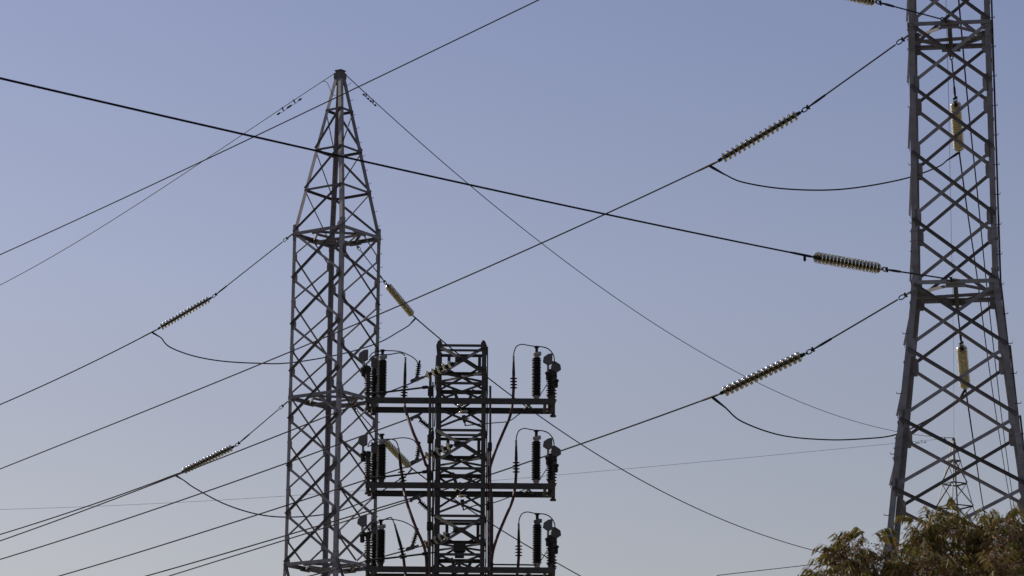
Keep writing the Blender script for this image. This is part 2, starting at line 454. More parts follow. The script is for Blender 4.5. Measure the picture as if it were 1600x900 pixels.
YL = 140.0
tL, cL, iL = peaked_tower('lattice_tower', YL, 526.5, 367, 110, -80, 'grey steel lattice tower with a pointed peak, left of the dark switchgear mast', GALV_L, BRACE, GALV)
YF = 256.0
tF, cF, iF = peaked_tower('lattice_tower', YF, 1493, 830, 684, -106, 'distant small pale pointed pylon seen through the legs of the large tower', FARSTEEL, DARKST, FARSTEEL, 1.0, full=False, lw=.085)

# ------------------------------------------------------------------ insulator strings
def disc_meshes(r, deep=True):
    g_ = MB(); k = 1.0 if deep else .55
    g_.lathe([(.050, .064*k), (r*.50, .066*k), (r*.72, .054*k), (r*.88, .034*k), (r*.97, .008*k), (r, -.022*k), (r*.97, -.034*k), (r*.91, -.026*k), (r*.84, .004*k), (r*.74, .012*k),
              (r*.70, -.022*k), (r*.64, .012*k), (r*.55, .020*k), (r*.50, -.014*k), (r*.45, .020*k), (.05, .026*k)], n=22)
    c_ = MB(); c_.lathe([(.040, .118), (.054, .112), (.058, .085), (.062, .050), (.060, .020), (.046, -.004), (.040, -.03), (.040, -.045)], n=10)
    return g_, c_
_dm = {}
def disc_data(r, gm):
    key = (round(r, 3), gm.name)
    if key not in _dm:
        a, b = disc_meshes(r); _dm[key] = (a, b, gm, None, None)
    return key

_src = {}
def insulator_string(p0, p1, n, r, label, gm=GLASS, deep=True, group='strings of glass discs on the line towers'):
    """p0 tower end, p1 line end"""
    p0, p1 = Vector(p0), Vector(p1); ax = (p0 - p1).normalized(); L = (p1 - p0).length
    t = thing('insulator_string', p0, label, 'insulator', group)
    key = (round(r, 3), gm.name); q = ax.to_track_quat('Z', 'Y')
    e = .20 if deep else .08
    for i in range(n):
        pos = p0.lerp(p1, (e + (L - 2 * e) * (i + .5) / n) / L) - p0
        if key not in _src:
            a, b = disc_meshes(r, deep)
            d = a.build('disc', gm, t, local=True); k = b.build('cap', BOLT, d, local=True)
            _src[key] = (d, k); 
        else:
            d = _src[key][0].copy(); COL.objects.link(d); d.parent = t
            k = _src[key][1].copy(); COL.objects.link(k); k.parent = d
        d.location = pos; d.rotation_mode = 'QUATERNION'; d.rotation_quaternion = q
    for s, pe in ((1, p0), (-1, p1)):
        b = MB(); a = -ax * s            # direction into the string
        b.tube([pe, pe + a * .10], .022, 6)
        M = q.to_matrix()
        b.box(pe + a * .15, .035, .09, .12, M); b.tube([pe + a * .12, pe + a * (.24 if deep else .13)], .018, 6)
        b.build('end_fitting', BOLT, t)
    return t

def plane_span(start, pix, n=64):
    """span hanging in one vertical plane: start point, then (px, py, Y) readings of the photo"""
    import numpy as np
    A = Vector(start) if start is not None else at(*pix[0]); B = at(*pix[-1])
    u = Vector((B.x - A.x, B.y - A.y, 0)); Lh = u.length; u.normalize(); nrm = Vector((-u.y, u.x, 0))
    T, Z, Wt = [0.0], [A.z], [40.0]
    for p in pix:
        d = MROT @ Vector(((p[0] - 800) / F, -(p[1] - 450) / F, -1.0))
        k = (A - CAM).dot(nrm) / d.dot(nrm); q = CAM + d * k
        T.append((q - A).dot(u) / Lh); Z.append(q.z)
        Wt.append(1.0 if -5 <= p[0] <= 1605 and -5 <= p[1] <= 905 else .03)
    if start is None: T, Z, Wt = T[1:], Z[1:], Wt[1:]
    c = np.polyfit(T, Z, 3 if len(T) > 4 else 2 if len(T) > 2 else 1, w=Wt)
    return [Vector((A.x + u.x * Lh * i / n, A.y + u.y * Lh * i / n, float(np.polyval(c, i / n)))) for i in range(n + 1)]

def wire(pts, r, label, name='conductor', cat='power line', m=WIRE, group=None, fit=True, n=64):
    c = smooth_pts(pts, 8)
    b = MB(); b.tube(c, r, 6); t = b.build(name, m, None)
    return tag(t, label, cat, group), c

def shackle_rod(p, q, label, r=.022):
    """tie rod from tower corner to a string, with an eye and a turnbuckle"""
    p, q = Vector(p), Vector(q); d = (q - p).normalized()
    t = thing('tie_rod', p, label, 'tie rod', 'tie rods between towers and insulator strings')
    b = MB(); b.tube([p + d * .45, q - d * .1], r, 6); b.build('rod', BOLT, t)
    b = MB(); b.bar(p - d * .10, p + d * .20, .03, .16, up=(0,1,0)); b.build('lug_plate', GALV_L, t)
    side = d.cross(Vector((0,1,0))).normalized(); rr = .055
    for c0, nm in ((p + d * .32, 'shackle'), (q - d * .05, 'shackle')):
        s = MB(); pts = [c0 + (d * math.cos(a) * 1.7 + side * math.sin(a)) * rr for a in [2*math.pi*i/12 for i in range(13)]]
        s.tube(pts, .017, 5); s.bar(c0 - d*.12 - side*.07, c0 - d*.12 + side*.07, .04, .05); s.tube([c0 - d * .30, c0 - d * .08], .024, 6); s.build(nm, BOLT, t)
    s = MB(); s.tube([q - d * .75, q - d * .45, q - d*.2], [.032, .036, .022], 7); s.build('turnbuckle', BOLT, t)
    return t

def clamp(p, dline, ddown, label, lug=.5):
    p = Vector(p); dline = Vector(dline).normalized(); ddown = Vector(ddown).normalized()
    t = thing('dead_end_clamp', p, label, 'line clamp', 'dead-end clamps at the string ends')
    b = MB(); b.tube([p - dline * .12, p + dline * .1, p + dline * .75, p + dline * 1.0], [.022, .034, .030, .02], 8); b.build('clamp_body', BOLT, t)
    b = MB(); b.tube([p + dline * .3, p + dline * .3 + ddown * .12, p + dline * .3 + ddown * lug], [.036, .042, .022], 7); b.build('jumper_lug', BOLT, t)
    return t

PITCHD = .150
def L_(n): return n * PITCHD + .4

# right tower, left-going strings (upper and lower)
def left_string(rod0, s0, s1, Y0, n, r, lab, away, gm=GLASS):
    a = at(*rod0, Y0) if not isinstance(rod0, Vector) else rod0; p0 = at(*s0, Y0 + .3 * (-1 if not away else 1)); p1 = depth_for(p0, *s1, L_(n), away)
    shackle_rod(a, p0, 'tie rod at the ' + lab.replace('large ', '').replace('of the two long glass strings running left from', 'long string of').replace('of the two small strings running left from', 'small string of'))
    insulator_string(p0, p1, n, r, lab, gm)
    return p1

pA = left_string((1420, 55), (1255, 173), (1118, 254), YR - .2, 16, .142, 'upper of the two long glass strings running left from the large right tower', True)
pB = left_string((1425, 455), (1262, 551), (1121, 617), YR - .2, 16, .150, 'lower of the two long glass strings running left from the large right tower', True)
# toward the camera
def mid(c, k, z): return (c(k, z) + c(k + 1, z)) / 2
mM = mid(cr_, 0, zR_ring2) + Vector((0, -.05, 0)); pM0 = at(1380, 420.5, YR - 2.6); pM1 = depth_for(pM0, 1268, 401, L_(17), False)
shackle_rod(mM, pM0, 'tie rod from the lower ring of the right tower to the nearly level glass string')
insulator_string(pM0, pM1, 17, .150, 'nearly level glass string pointing towards the viewer at the lower ring of the right tower', GLASS)
mT = mid(cr_, 0, zR_ring1) + Vector((0, -.05, 0)); pT0 = at(1370, 3, YR - 2.6); pT1 = depth_for(pT0, 1266, -21, L_(17), False)
shackle_rod(mT, pT0, 'tie rod from the upper tower ring to the glass string cut by the top edge')
insulator_string(pT0, pT1, 17, .150, 'glass string cut off by the top edge of the picture', GLASS)
# away strings inside the tower
m2 = mid(cr_, 2, zR_ring1) + Vector((0, .05, -.15)); q0 = at(1493, 158, YR + 4.6); q1 = depth_for(q0, 1498.5, 236, L_(17), True)
shackle_rod(m2, q0, 'tie rod hanging inside the right tower above the upper enclosed glass string')
insulator_string(q0, q1, 17, .165, 'upper bright glass string seen behind the bracing inside the right tower', GLASSY)
m3 = mid(cr_, 2, zR_ring2) + Vector((0, .05, -.15)); r0 = at(1502.5, 540, YR + 4.6); r1 = depth_for(r0, 1508.5, 606, L_(17), True)
shackle_rod(m3, r0, 'tie rod hanging inside the right tower above the lower enclosed glass string')
insulator_string(r0, r1, 17, .160, 'lower bright glass string seen behind the splayed legs of the right tower', GLASSY)
# left tower
pC = left_string(cL(3, iL['z1'] - .12) + Vector((-.1, 0, 0)), (333, 463.5), (244, 515.5), YL, 16, .152, 'upper of the two small strings running left from the pointed tower', True)
pD = left_string(cL(3, iL['z2'] - .30) + Vector((-.1, 0, 0)), (369, 696), (281, 739), YL, 16, .150, 'lower of the two small strings running left from the pointed tower', True)
e0 = at(603, 443, YL + 3.4); e1 = depth_for(e0, 646, 494, L_(16), True)
shackle_rod(mid(cL, 1, iL['z1']) + Vector((0,0,-.15)), e0, 'tie rod behind the pointed tower going down to the upper yellowish string')
insulator_string(e0, e1, 16, .165, 'upper yellowish glass string slanting down right from the pointed tower', GLASSY)
f0 = at(598, 686, YL + 3.4); f1 = depth_for(f0, 641, 730, L_(16), True)
shackle_rod(mid(cL, 1, iL['z2']) + Vector((0,0,-.15)), f0, 'tie rod behind the pointed tower going down to the lower yellowish string')
insulator_string(f0, f1, 16, .165, 'lower yellowish glass string between the pointed tower and the dark mast', GLASSY)

# ------------------------------------------------------------------ conductors
DN = Vector((0, 0, -1))
def W(start, pix, r, label, m=WIRE, name='conductor', cat='power line', group=None, radial=False):
    c = smooth_pts(([start] if start is not None else []) + [at(*p) for p in pix], 10) if radial else plane_span(start, pix)
    b = MB(); b.tube(c, r, 6); t = b.build(name, m)
    return tag(t, label, cat, group), c
_, cA = W(pA, [(945, 333, 91), (845, 381, 95), (640, 472, 100), (400, 571, 110), (200, 653, 120), (0, 733, 131), (-400, 880, 150)], .022, 'conductor from the upper long string on the right tower down to the left edge')
_, cB = W(pB, [(1000, 664, 91), (910, 693, 96), (870, 706, 99.5), (724, 754, 106.5), (568, 806, 115), (400, 858, 124), (226, 913, 128), (-100, 1015, 150)], .022, 'conductor from the lower long string of the right tower passing behind the dark mast')
W(pM1, [(945, 335, 77), (735, 288, 72), (490, 235, 66), (240, 178, 61), (0, 122, 57), (-500, 0, 48)], .0235, 'thick conductor crossing the whole sky from the level string to the left edge')
W(pT1, [(900, -95, 76), (500, -190, 66), (0, -300, 57)], .0235, 'conductor beyond the top edge from the cut-off glass string')
W(None, [(1405, -290, 88.5), (1105, -128, 90), (842, 0, 95), (620, 106, 101), (400, 213, 109), (200, 306, 118), (0, 398, 128), (-400, 570, 146)], .0225, 'conductor leaving the top edge above the pointed tower and falling to the left edge')
W(pC, [(120, 578, 144), (0, 632, 147), (-300, 755, 155)], .026, 'conductor from the upper small string of the pointed tower to the left edge')
W(pD, [(140, 790, 144), (0, 835, 147), (-300, 930, 155)], .026, 'conductor from the lower small string of the pointed tower to the left edge')
XN = 93.0
mB, mC, mD, mE, mG = at(643, 598.5, XN + 1.2), at(641, 653.5, XN + 1), at(643, 727, XN + 1.2), at(641, 779, XN + 1), at(640, 858.5, XN + 1.2)
W(mB, [(548, 636, 104.5), (448, 675, 107), (272, 744, 111.5), (120, 802, 115), (0, 845, 118), (-300, 945, 125)], .0205, 'highest of the conductors from the dark mast to the left edge')
W(mC, [(520, 697, 104.5), (400, 741, 107), (200, 810, 112), (0, 874, 118), (-300, 965, 125)], .0205, 'second highest conductor from the dark mast to the left edge')
W(mD, [(570, 750, 104), (400, 805, 108), (240, 856, 113), (92, 900, 117), (-200, 985, 125)], .0205, 'conductor from the middle clamp of the dark mast to the bottom left')
W(mE, [(568, 800, 103.5), (400, 851, 108), (228, 900, 113), (-100, 990, 122)], .0205, 'conductor just above its parallel neighbour below the middle arm of the mast')
W(mG, [(545, 884, 104.5), (480, 901, 106.5), (200, 975, 115)], .0205, 'lowest conductor from the mast crossing the foot of the pointed tower')
_, cJ1 = W(e1, [(683, 528, 149), (760, 590, 158), (845, 650, 168), (910, 692, 178), (985, 742, 190), (1130, 815, 215), (1300, 866, 245), (1500, 900, 280)], .028, 'conductor falling right from the upper yellowish string into the tree')
_, cJ2 = W(f1, [(690, 769, 152), (766, 816, 161), (830, 856, 170), (906, 900, 182), (1100, 990, 210)], .028, 'conductor falling right from the lower yellowish string behind the dark mast')
_, cKa = W(q1, [(1510, 320, 110), (1527, 435, 130), (1544, 564, 160), (1561, 678, 195), (1577, 775, 230), (1592, 850, 260), (1608, 930, 310), (1622, 1000, 380)], .026, 'conductor dropping behind the right tower from the upper enclosed string', radial=True)
W(None, [(1493, -60, 89), (1498, 0, 93), (1503, 57, 98), (1513, 168, 108), (1528, 310, 126), (1541, 440, 146), (1555, 566, 170), (1568, 675, 200), (1582, 775, 235), (1594, 850, 262), (1609, 930, 312), (1622, 1000, 382)], .026, 'conductor entering the right tower from the top edge and dropping to the tree', radial=True)
W(r1, [(1525, 717, 128), (1536, 790, 160), (1548, 850, 220), (1566, 930, 280), (1580, 1000, 360)], .026, 'conductor dropping behind the right tower from the lower enclosed string', radial=True)
W(None, [(1120, 899, 250), (1258, 884, 262), (1340, 874, 270), (1460, 862, 280)], .028, 'thin dark conductor low down at the left side of the tree', m=WIRE)
# earth wires
apL = Vector((iL['c0'].x, iL['c0'].y, iL['zap'] + .03)); apF = Vector((iF['c0'].x, iF['c0'].y, iF['zap']))
GE = 'thin earth wires from tower peak to tower peak'
_, wl = W(apL, [(460, 154.5, YL), (380, 210, YL + 1), (200, 329, YL + 3), (0, 445, YL + 6), (-300, 605, YL + 10)], .017, 'thin earth wire from the pointed peak down to the left edge', m=EWIRE, name='earth_wire', group=GE)
_, wr = W(apL, [(583, 160, YL + 5), (720, 280, 160), (850, 383, 178), (970, 470, 193), (1090, 545, 210), (1200, 606, 224), (1300, 649, 236), (1400, 673, 247), (1489, 684, YF)], .020, 'long sagging earth wire joining the pointed peak to the distant pylon', m=EWIRE, name='earth_wire', group=GE)
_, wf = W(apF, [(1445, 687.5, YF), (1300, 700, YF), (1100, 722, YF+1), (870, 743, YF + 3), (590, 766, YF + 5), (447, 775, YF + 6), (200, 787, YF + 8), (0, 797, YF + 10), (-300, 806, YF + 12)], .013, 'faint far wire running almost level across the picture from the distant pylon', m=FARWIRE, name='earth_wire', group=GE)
W(None, [(1476, -60, 89), (1478, 0, 96), (1482, 150, 118), (1485, 300, 145), (1488, 440, 178), (1490, 560, 215), (1490.5, 683, YF)], .010, 'hair-thin vertical wire inside the right tower ending at the distant peak', radial=True, m=FARWIRE, name='earth_wire', group=GE)

# jumper loops and clamps
def J(a, pix, b, r, label):
    x0 = pix[0][0] if pix else 0; x1 = pix[-1][0] if pix else 1
    pts = [a] + [at(p[0], p[1], a.y + (b.y - a.y) * (p[0] - x0 + 30) / (x1 - x0 + 60)) for p in pix] + [b]
    return wire(pts, r, label, name='jumper_cable', cat='jumper cable', group='jumper loops', fit=False)
def dirat(c): return c[1] - c[0]
jl = Vector((.86, 0, -.50))
clamp(pA, dirat(cA), jl, 'black clamp where the upper long right-hand string meets its conductor')
clamp(pB, dirat(cB), Vector((.78, 0, -.62)), 'black clamp where the lower long right-hand string meets its conductor')
clamp(pC, at(120, 578, 144) - pC, jl, 'black clamp at the line end of the upper small left-hand string')
clamp(pD, at(140, 790, 144) - pD, jl, 'black clamp at the line end of the lower small left-hand string')
clamp(pM1, at(945, 335, 77) - pM1, DN, 'black clamp at the left end of the nearly level glass string', lug=.16)
clamp(q1, dirat(cKa), Vector((-.75,-.2,-.55)), 'black clamp under the upper bright string inside the right tower')
clamp(r1, at(1525, 717, 128) - r1, Vector((-.5,-.2,-.85)), 'black clamp under the lower bright string inside the right tower')
clamp(e1, dirat(cJ1), Vector((-.6,-.2,-.75)), 'black clamp under the upper yellowish string right of the pointed tower')
clamp(f1, dirat(cJ2), Vector((-.6,-.2,-.75)), 'black clamp under the lower yellowish string beside the mast')
J(pA + dirat(cA).normalized() * .3 + jl * .46, [(1160, 284.5, 89), (1220, 294.5, 89), (1290, 297, 90), (1350, 291.5, 91), (1418, 278, 92), (1465, 261, 93)], q1 + (dirat(cKa)).normalized() * .3 + Vector((-.75,-.2,-.55)).normalized() * .48, .021, 'upper slack jumper loop hanging left of the right tower')
J(pB + dirat(cB).normalized() * .3 + Vector((.78, 0, -.62)) * .46, [(1160, 659, 89), (1220, 680, 89), (1290, 687, 90), (1350, 685.5, 91), (1400, 679, 92), (1450, 656, 93)], r1 + (at(1525, 717, 128) - r1).normalized() * .3 + Vector((-.5,-.2,-.85)).normalized() * .48, .021, 'lower slack jumper loop hanging left of the right tower')
J(pC + (at(120, 578, 144) - pC).normalized() * .3 + Vector((.86,0,-.5)).normalized() * .48, [(265, 542, 140), (300, 555.5, 140), (345, 564, 140), (400, 567.5, 141), (452, 567, 142), (530, 554, 143.5), (590, 536, 145), (625, 517, 146)], e1 + (dirat(cJ1)).normalized() * .3 + Vector((-.6,-.2,-.75)).normalized() * .48, .027, 'upper slack jumper loop passing through the pointed tower')
J(pD + (at(140, 790, 144) - pD).normalized() * .3 + Vector((.86,0,-.5)).normalized() * .48, [(305, 763, 140), (350, 787, 140), (400, 803, 140), (447, 808, 141.5), (502, 804.5, 143), (540, 795, 144), (582, 777, 145), (615, 755, 146)], f1 + (dirat(cJ2)).normalized() * .3 + Vector((-.6,-.2,-.75)).normalized() * .48, .027, 'lower slack jumper loop passing through the foot of the pointed tower')

def damper(c, frac, label, sc=0.74):
    L = [0]
    for a, b in zip(c, c[1:]): L.append(L[-1] + (b - a).length)
    d = frac; i = max(k for k in range(len(L)) if L[k] <= d); i = min(i, len(c) - 2)
    p = c[i].lerp(c[i+1], (d - L[i]) / (L[i+1] - L[i])); ax = (c[i+1] - c[i]).normalized()
    t = thing('vibration_damper', p, label, 'vibration damper', 'dumb-bell dampers clamped on the earth wires')
    dn = (DN - ax * DN.dot(ax)).normalized()
    b = MB(); b.bar(p + dn * -.04 * sc, p + dn * .20 * sc, .06 * sc, .07 * sc, up=ax); b.build('clamp', BOLT, t)
    b = MB(); pp = [p + dn * (.20 + .05 * math.cos(x * 2)) * sc + ax * x * .32 * sc for x in (-1, -.5, 0, .5, 1)]
    b.tube(pp, .012 * sc, 5); b.build('messenger', BOLT, t)
    for s in (-1, 1):
        b = MB(); e = p + dn * .19 * sc + ax * s * .36 * sc
        b.tube([e - ax * .13 * sc, e - ax * .06 * sc, e + ax * .08 * sc, e + ax * .13 * sc], [.02*sc, .06*sc, .055*sc, .02*sc], 8); b.build('weight', BOLT, t)
    return t
def dist_at_px(c, px):
    Rt = MROT.transposed(); s = 0; prev = None; prevx = None
    for p in c:
        v = Rt @ (p - CAM); x = 800 + F * v.x / -v.z
        if prev is not None:
            if (prevx - px) * (x - px) <= 0: return s + (p - prev).length * abs((px - prevx) / (x - prevx + 1e-9))
            s += (p - prev).length
        prev, prevx = p, x
    return s
damper(wl, dist_at_px(wl, 459), 'damper nearer the pointed peak on its left earth wire')
damper(wl, dist_at_px(wl, 441), 'damper farther from the pointed peak on its left earth wire')
damper(wr, dist_at_px(wr, 572), 'damper nearer the pointed peak on its right earth wire')
damper(wr, dist_at_px(wr, 583), 'damper farther from the pointed peak on its right earth wire')
damper(wf, dist_at_px(wf, 1440), 'distant damper nearer the far pylon on its level wire')
damper(wf, dist_at_px(wf, 1426), 'distant damper farther from the far pylon on its level wire')
damper(wr, dist_at_px(wr, 1476), 'distant damper beside the far peak on the sagging wire')
def small_tail(pix, label, Y=YL):
    b = MB(); b.tube(smooth_pts([at(x, y, Y) for x, y in pix], 6), .012, 5); tag(b.build('bonding_wire', EWIRE), label, 'bonding wire', 'small bonding tails at the pointed peak')
small_tail([(503, 127), (510, 128), (515, 137), (519, 147), (524, 150)], 'thin curled bonding tail left of the pointed peak', YL - .5)
small_tail([(549, 129), (543, 134), (538, 141)], 'short bonding tail right of the pointed peak', YL)

# ------------------------------------------------------------------ dark mast with three switchgear arms
YM = 93.0; T0 = 538.0; UN = 132.3
pNL = at(682, 600, YM); pNR = at(759, 600, YM); side = (pNR - pNL).length; hsM = side / 2
cM = Vector(((pNL.x + pNR.x) / 2, YM + hsM, 0))
zm = lambda y: at(720, y, YM).z
ztop = zm(T0)
cm = corner_fn(cM.x, cM.y, R(225), [(0, hsM * 1.02), (ztop + 1, hsM)])
tM = thing('lattice_mast', (cM.x, cM.y, 0), 'dark square lattice mast carrying three pairs of horizontal beams in the middle', 'mast')
unit = zm(T0) - zm(T0 + UN)
for k in range(4): build_leg(tM, cm, k, [0, ztop - 3 * unit, ztop - .4 * unit, ztop + .05], .12, .014, DARKST)
def hbar(k, z, w=.11, m=DARKST, inset=0, nm='crossbar'):
    n = face_n(cm, k, z - .3, z + .3); b = MB()
    b.angle(cm(k, z) + n * (.02 - inset), cm(k + 1, z) + n * (.02 - inset), DN, -n, w * .7, .010); return b.build(nm, m, tM)
zu = lambda u, off: ztop - u * unit - off / UN * unit
for u in range(4):
    fr = 0
    for k in range(4):
        n = face_n(cm, k, 1, 2)
        # tall X in the upper part, smaller X below the arm
        for (a, b_) in ((2, 46), (60, 88), (101, 131)) if k == 0 else ((16, 58), (60, 112)) if k == 2 else ((2, 66), (66, 131)):
            if k == 0 and a == 2:
                lit = PALEST
                brace(tM, cm(0, zu(u, a)), (cm(0, zu(u, 26)) + cm(1, zu(u, 20))) / 2, n, .085, .012, PALEST, True, .02)
                brace(tM, (cm(0, zu(u, 20)) + cm(1, zu(u, 24))) / 2, cm(1, zu(u, b_)), n, .11, .012, DARKST, True, .02)
                brace(tM, cm(1, zu(u, a)), cm(0, zu(u, b_ + 4)), n, .085, .012, GALV_L, False, .05)
            else:
                wd = .062
                brace(tM, cm(k, zu(u, a)), cm(k + 1, zu(u, b_)), n, wd, .01, DARKST, True, .05)
                brace(tM, cm(k + 1, zu(u, a)), cm(k, zu(u, b_)), n, wd, .01, DARKST, False, .1)
        for off in ((0, 59) if k in (0,) else (0, 59) if k == 2 else (0, 36)): hbar(k, zu(u, off))
    hbar(0, zu(u, 7.5), .10, inset=.02); hbar(2, zu(u, 29), .13, inset=.03)
    # short struts and centre plate
    for s in (.23, .86):
        b = MB(); p = cm(2, zu(u, 0)).lerp(cm(3, zu(u, 0)), 1 - s); b.bar(p, p + Vector((0, -.02, -.55 * 1.0)), .09, .05, up=(0,1,0)); b.build('strut', DARKST, tM)
    b = MB(); q = (cm(0, zu(u, 24)) + cm(1, zu(u, 24))) / 2; b.box(q + Vector((0, -.05, 0)), .36, .03, .16); b.build('centre_plate', DARKST, tM)
    b = MB()
    for k in range(2):
        b.bar(cm(k, zu(u, 44)), cm(k + 2, zu(u, 44)), .06, .05)
    b.build('diaphragm_bar', DARKST, tM)
    if u < 3:      # clutter at the connection level
        for s in (.3, .72):
            b = MB(); p = cm(0, zu(u, 60)).lerp(cm(1, zu(u, 60)), s); q = cm(0, zu(u, 84)).lerp(cm(1, zu(u, 84)), .5 + (s - .5) * .4)
            b.angle(p + Vector((0,.9,0)), q + Vector((0,.9,0)), (1,0,0), (0,1,0), .09, .01); b.build('strut', DARKST, tM)
        hbar(2, zu(u, 59 - 2) , .1); 
for k in (0, 1):     # peak brackets
    b = MB(); p = cm(k, ztop); b.bar(p + Vector((.06 - .12*k + (.05 if k == 0 else -.05), 0, 0)), p + Vector((.06 - .12*k, 0, .11)), .09, .05, up=(0,1,0)); b.box(p + Vector((.08 - .16*k, -.02, -.03)), .14, .1, .16); b.build('peak_bracket', DARKST, tM)
# beams: near beam on the near face, far beam on the far face, one arm level per unit
YN, YFb = YM - .09, YM + side + .02
arm_z = []
for i, yy in enumerate((626.0, 758.5, 890.0)):
    z0 = at(720, yy, YN).z; arm_z.append(z0)
    for Yb, oy in ((YN, -1), (YFb, 1)):
        xl, xr = at(573, yy, YM + .8).x, at(867, yy, YM + .8).x
        b = MB(); h = .165
        # web faces outward, flanges inwards
        b.channel((xl, Yb, z0 - h/2), (xr, Yb, z0 - h/2), (0, -oy * .09 * -1 / .09 * -1, 0) if False else (0, (1 if oy < 0 else -1), 0), (0,0,1), h, .08, .012)
        b.build('arm_beam', DARKST, tM)
    for px_ in (583, 851, 862):
        x = at(px_, yy, YM + .8).x; b = MB(); b.bar((x, YN + .015, z0 - .06), (x, YFb - .015, z0 - .06), .09, .05); b.build('tie_plate', DARKST, tM)
    if i < 2 or True:
        b = MB(); xa, xb = at(818, yy, YM + .8).x, at(836, yy, YM + .8).x
        b.bar((xa, YN + .02, z0), (xb, YFb - .02, z0), .05, .03); b.bar((xb, YN + .02, z0 + .035), (xa, YFb - .02, z0 + .035), .05, .03); b.build('cross_tie', DARKST, tM)
YC = YM + side / 2      # centre line of the arms

SC = 5200 / 97.0       # px per metre near the mast
def P(px, py, Y=YC): return at(px, py, Y)

def shed_profile(r0, r1, z0, z1, n, alt=1.0):
    pr = [(r0, z0)]
    for i in range(n):
        a = z0 + (z1 - z0) * i / n; h = (z1 - z0) / n; rr = r1 if i % 2 == 0 else r0 + (r1 - r0) * alt
        pr += [(r0, a + h * .15), (rr, a + h * .30), (rr, a + h * .42), (r0, a + h * .85)]
    return pr + [(r0, z1)]

LEV = ['topmost', 'middle', 'lowest']; SD = {'L': 'left', 'R': 'right'}
def arrester(i, s, px, top_px, base_px, caps):
    base = P(px, base_px); top = P(px, top_px, YC); base.y = YC
    z0 = arm_z[i] + .085; H = top.z - z0
    t = thing('surge_arrester', (base.x, YC, z0), f'black ribbed surge arrester standing on the {LEV[i]} arm, {SD[s]} end', 'surge arrester', 'black ribbed surge arresters on the arms')
    b = MB(); b.lathe([(.11, 0), (.11, .05), (.085, .06), (.085, .17), (.10, .18), (.10, .22)], n=14, o=(base.x, YC, z0)); b.build('base', SILVER if s == 'R' else DARKST, t)
    b = MB(); b.lathe(shed_profile(.106, .139, .22, H * .80, 22, .8), n=18, o=(base.x, YC, z0)); b.build('ribbed_housing', BLACKRUB, t)
    b = MB(); b.lathe([(.09, H*.80), (.085, H*.835), (.105, H*.84), (.105, H*.875), (.07, H*.885), (.03, H*.89)], n=14, o=(base.x, YC, z0))
    if caps: b.box((base.x + .07, YC, z0 + H*.87), .13, .10, .10)
    b.build('top_cap', SILVER if caps != 2 else HOODG, t)
    b = MB(); b.lathe([(.035, H*.89), (.05, H*.92), (.035, H*.935), (.05, H*.95), (.04, H*.965), (.075, H*.975), (.075, H)], n=10, o=(base.x, YC, z0)); b.build('terminal', BOLT, t)
    return P(px, top_px, YC)

def hood_part(p, t, flip):
    b = MB(); sx = -1 if flip else 1
    poly = [(-.15, -.04), (-.13, .08), (.0, .17), (.12, .19), (.12, -.08), (.0, -.14)]
    vs = [p + Vector((x * sx, y, z)) for y in (-.10, .10) for x, z in poly]; k = 6
    f = [tuple(range(k-1, -1, -1)), tuple(range(k, 2*k))] + [(j, (j+1) % k, (j+1) % k + k, j + k) for j in range(k)]
    b.add(vs, f); o = b.build('hood', HOODG, t, smooth=False)
    b = MB(); b.bar(p + Vector((0,0,-.12)), p + Vector((0,0,-.32)), .07, .05, up=(0,1,0)); b.build('stem', SILVER, t)
    b = MB(); b.lathe([(.05, -.58), (.065, -.55), (.065, -.42), (.09, -.40), (.09, -.35), (.05, -.33)], n=10, o=p); b.build('fuse_tube', BOLT, t)

def post(i, s, px, py_top, Y, hood_at, mat_, desc):
    z0 = arm_z[i] + .085; top = at(px, py_top, Y); H = top.z - z0
    t = thing('post_insulator', (top.x, Y, z0), f'{desc} ribbed post with grey hood on the {LEV[i]} arm, {SD[s]} end', 'post insulator', 'ribbed post insulators with grey hoods')
    b = MB(); b.lathe([(.09, -.30), (.09, -.25), (.06, -.24), (.06, .12), (.09, .13), (.09, .16)], n=12, o=(top.x, Y, z0)); b.build('pedestal', DARKST, t)
    b = MB(); b.lathe(shed_profile(.055, .115, .16, H * .80, 9, .75), n=16, o=(top.x, Y, z0)); b.build('ribbed_body', mat_, t)
    b = MB(); b.lathe([(.07, H*.80), (.08, H*.83), (.08, H*.95), (.05, H)], n=12, o=(top.x, Y, z0))
    b.bar((top.x, Y, z0 + H*.88), at(hood_at[0], hood_at[1] + 15, Y), .06, .08); b.build('top_casting', BOLT, t)
    hood_part(at(hood_at[0], hood_at[1], Y), t, hood_at[0] > px)
    return top

def cable(i, s, top, shed_pts, run, Y, redfrom):
    """termination + cable, one thing"""
    a = at(*top, Y)
    t = thing('power_cable', at(*run[-1][:2], Y), f'dark {"red " if True else ""}cable with skirted termination feeding the {LEV[i]} arm on the {SD[s]}', 'power cable', 'cables with skirted terminations')
    s0, s1 = at(*shed_pts[0], Y), at(*shed_pts[1], Y)
    b = MB(); L = (s0 - a).length; d = (s0 - a).normalized()
    b.tube([a + d * .12, a + d * .5, s0 - d * .05], [.028, .045, .045], 8)
    term = b.build('termination', BLACKRUB, t)
    b = MB(); ax = (s1 - s0).normalized(); Mq = ax.to_track_quat('Z', 'Y').to_matrix(); LL = (s1 - s0).length
    for k in range(4):
        o = s0.lerp(s1, k / 3)
        b.lathe([(.035, -.02), (.04, 0), (.108, .022), (.108, .032), (.045, .036)], M=Mq, n=14, o=o)
    b.build('skirts', BLACKRUB, term)
    b = MB(); b.tube([a, a + d * .16], [.03, .03], 8); b.build('lug', SILVER, t)
    b = MB(); pts = [s0 - d * .06, s1] + [at(x, y, yy) for x, y, yy in run]; sp = smooth_pts(pts, 8); b.tube(sp, .042, 8); b.build('sheath', REDC, t)
    return a

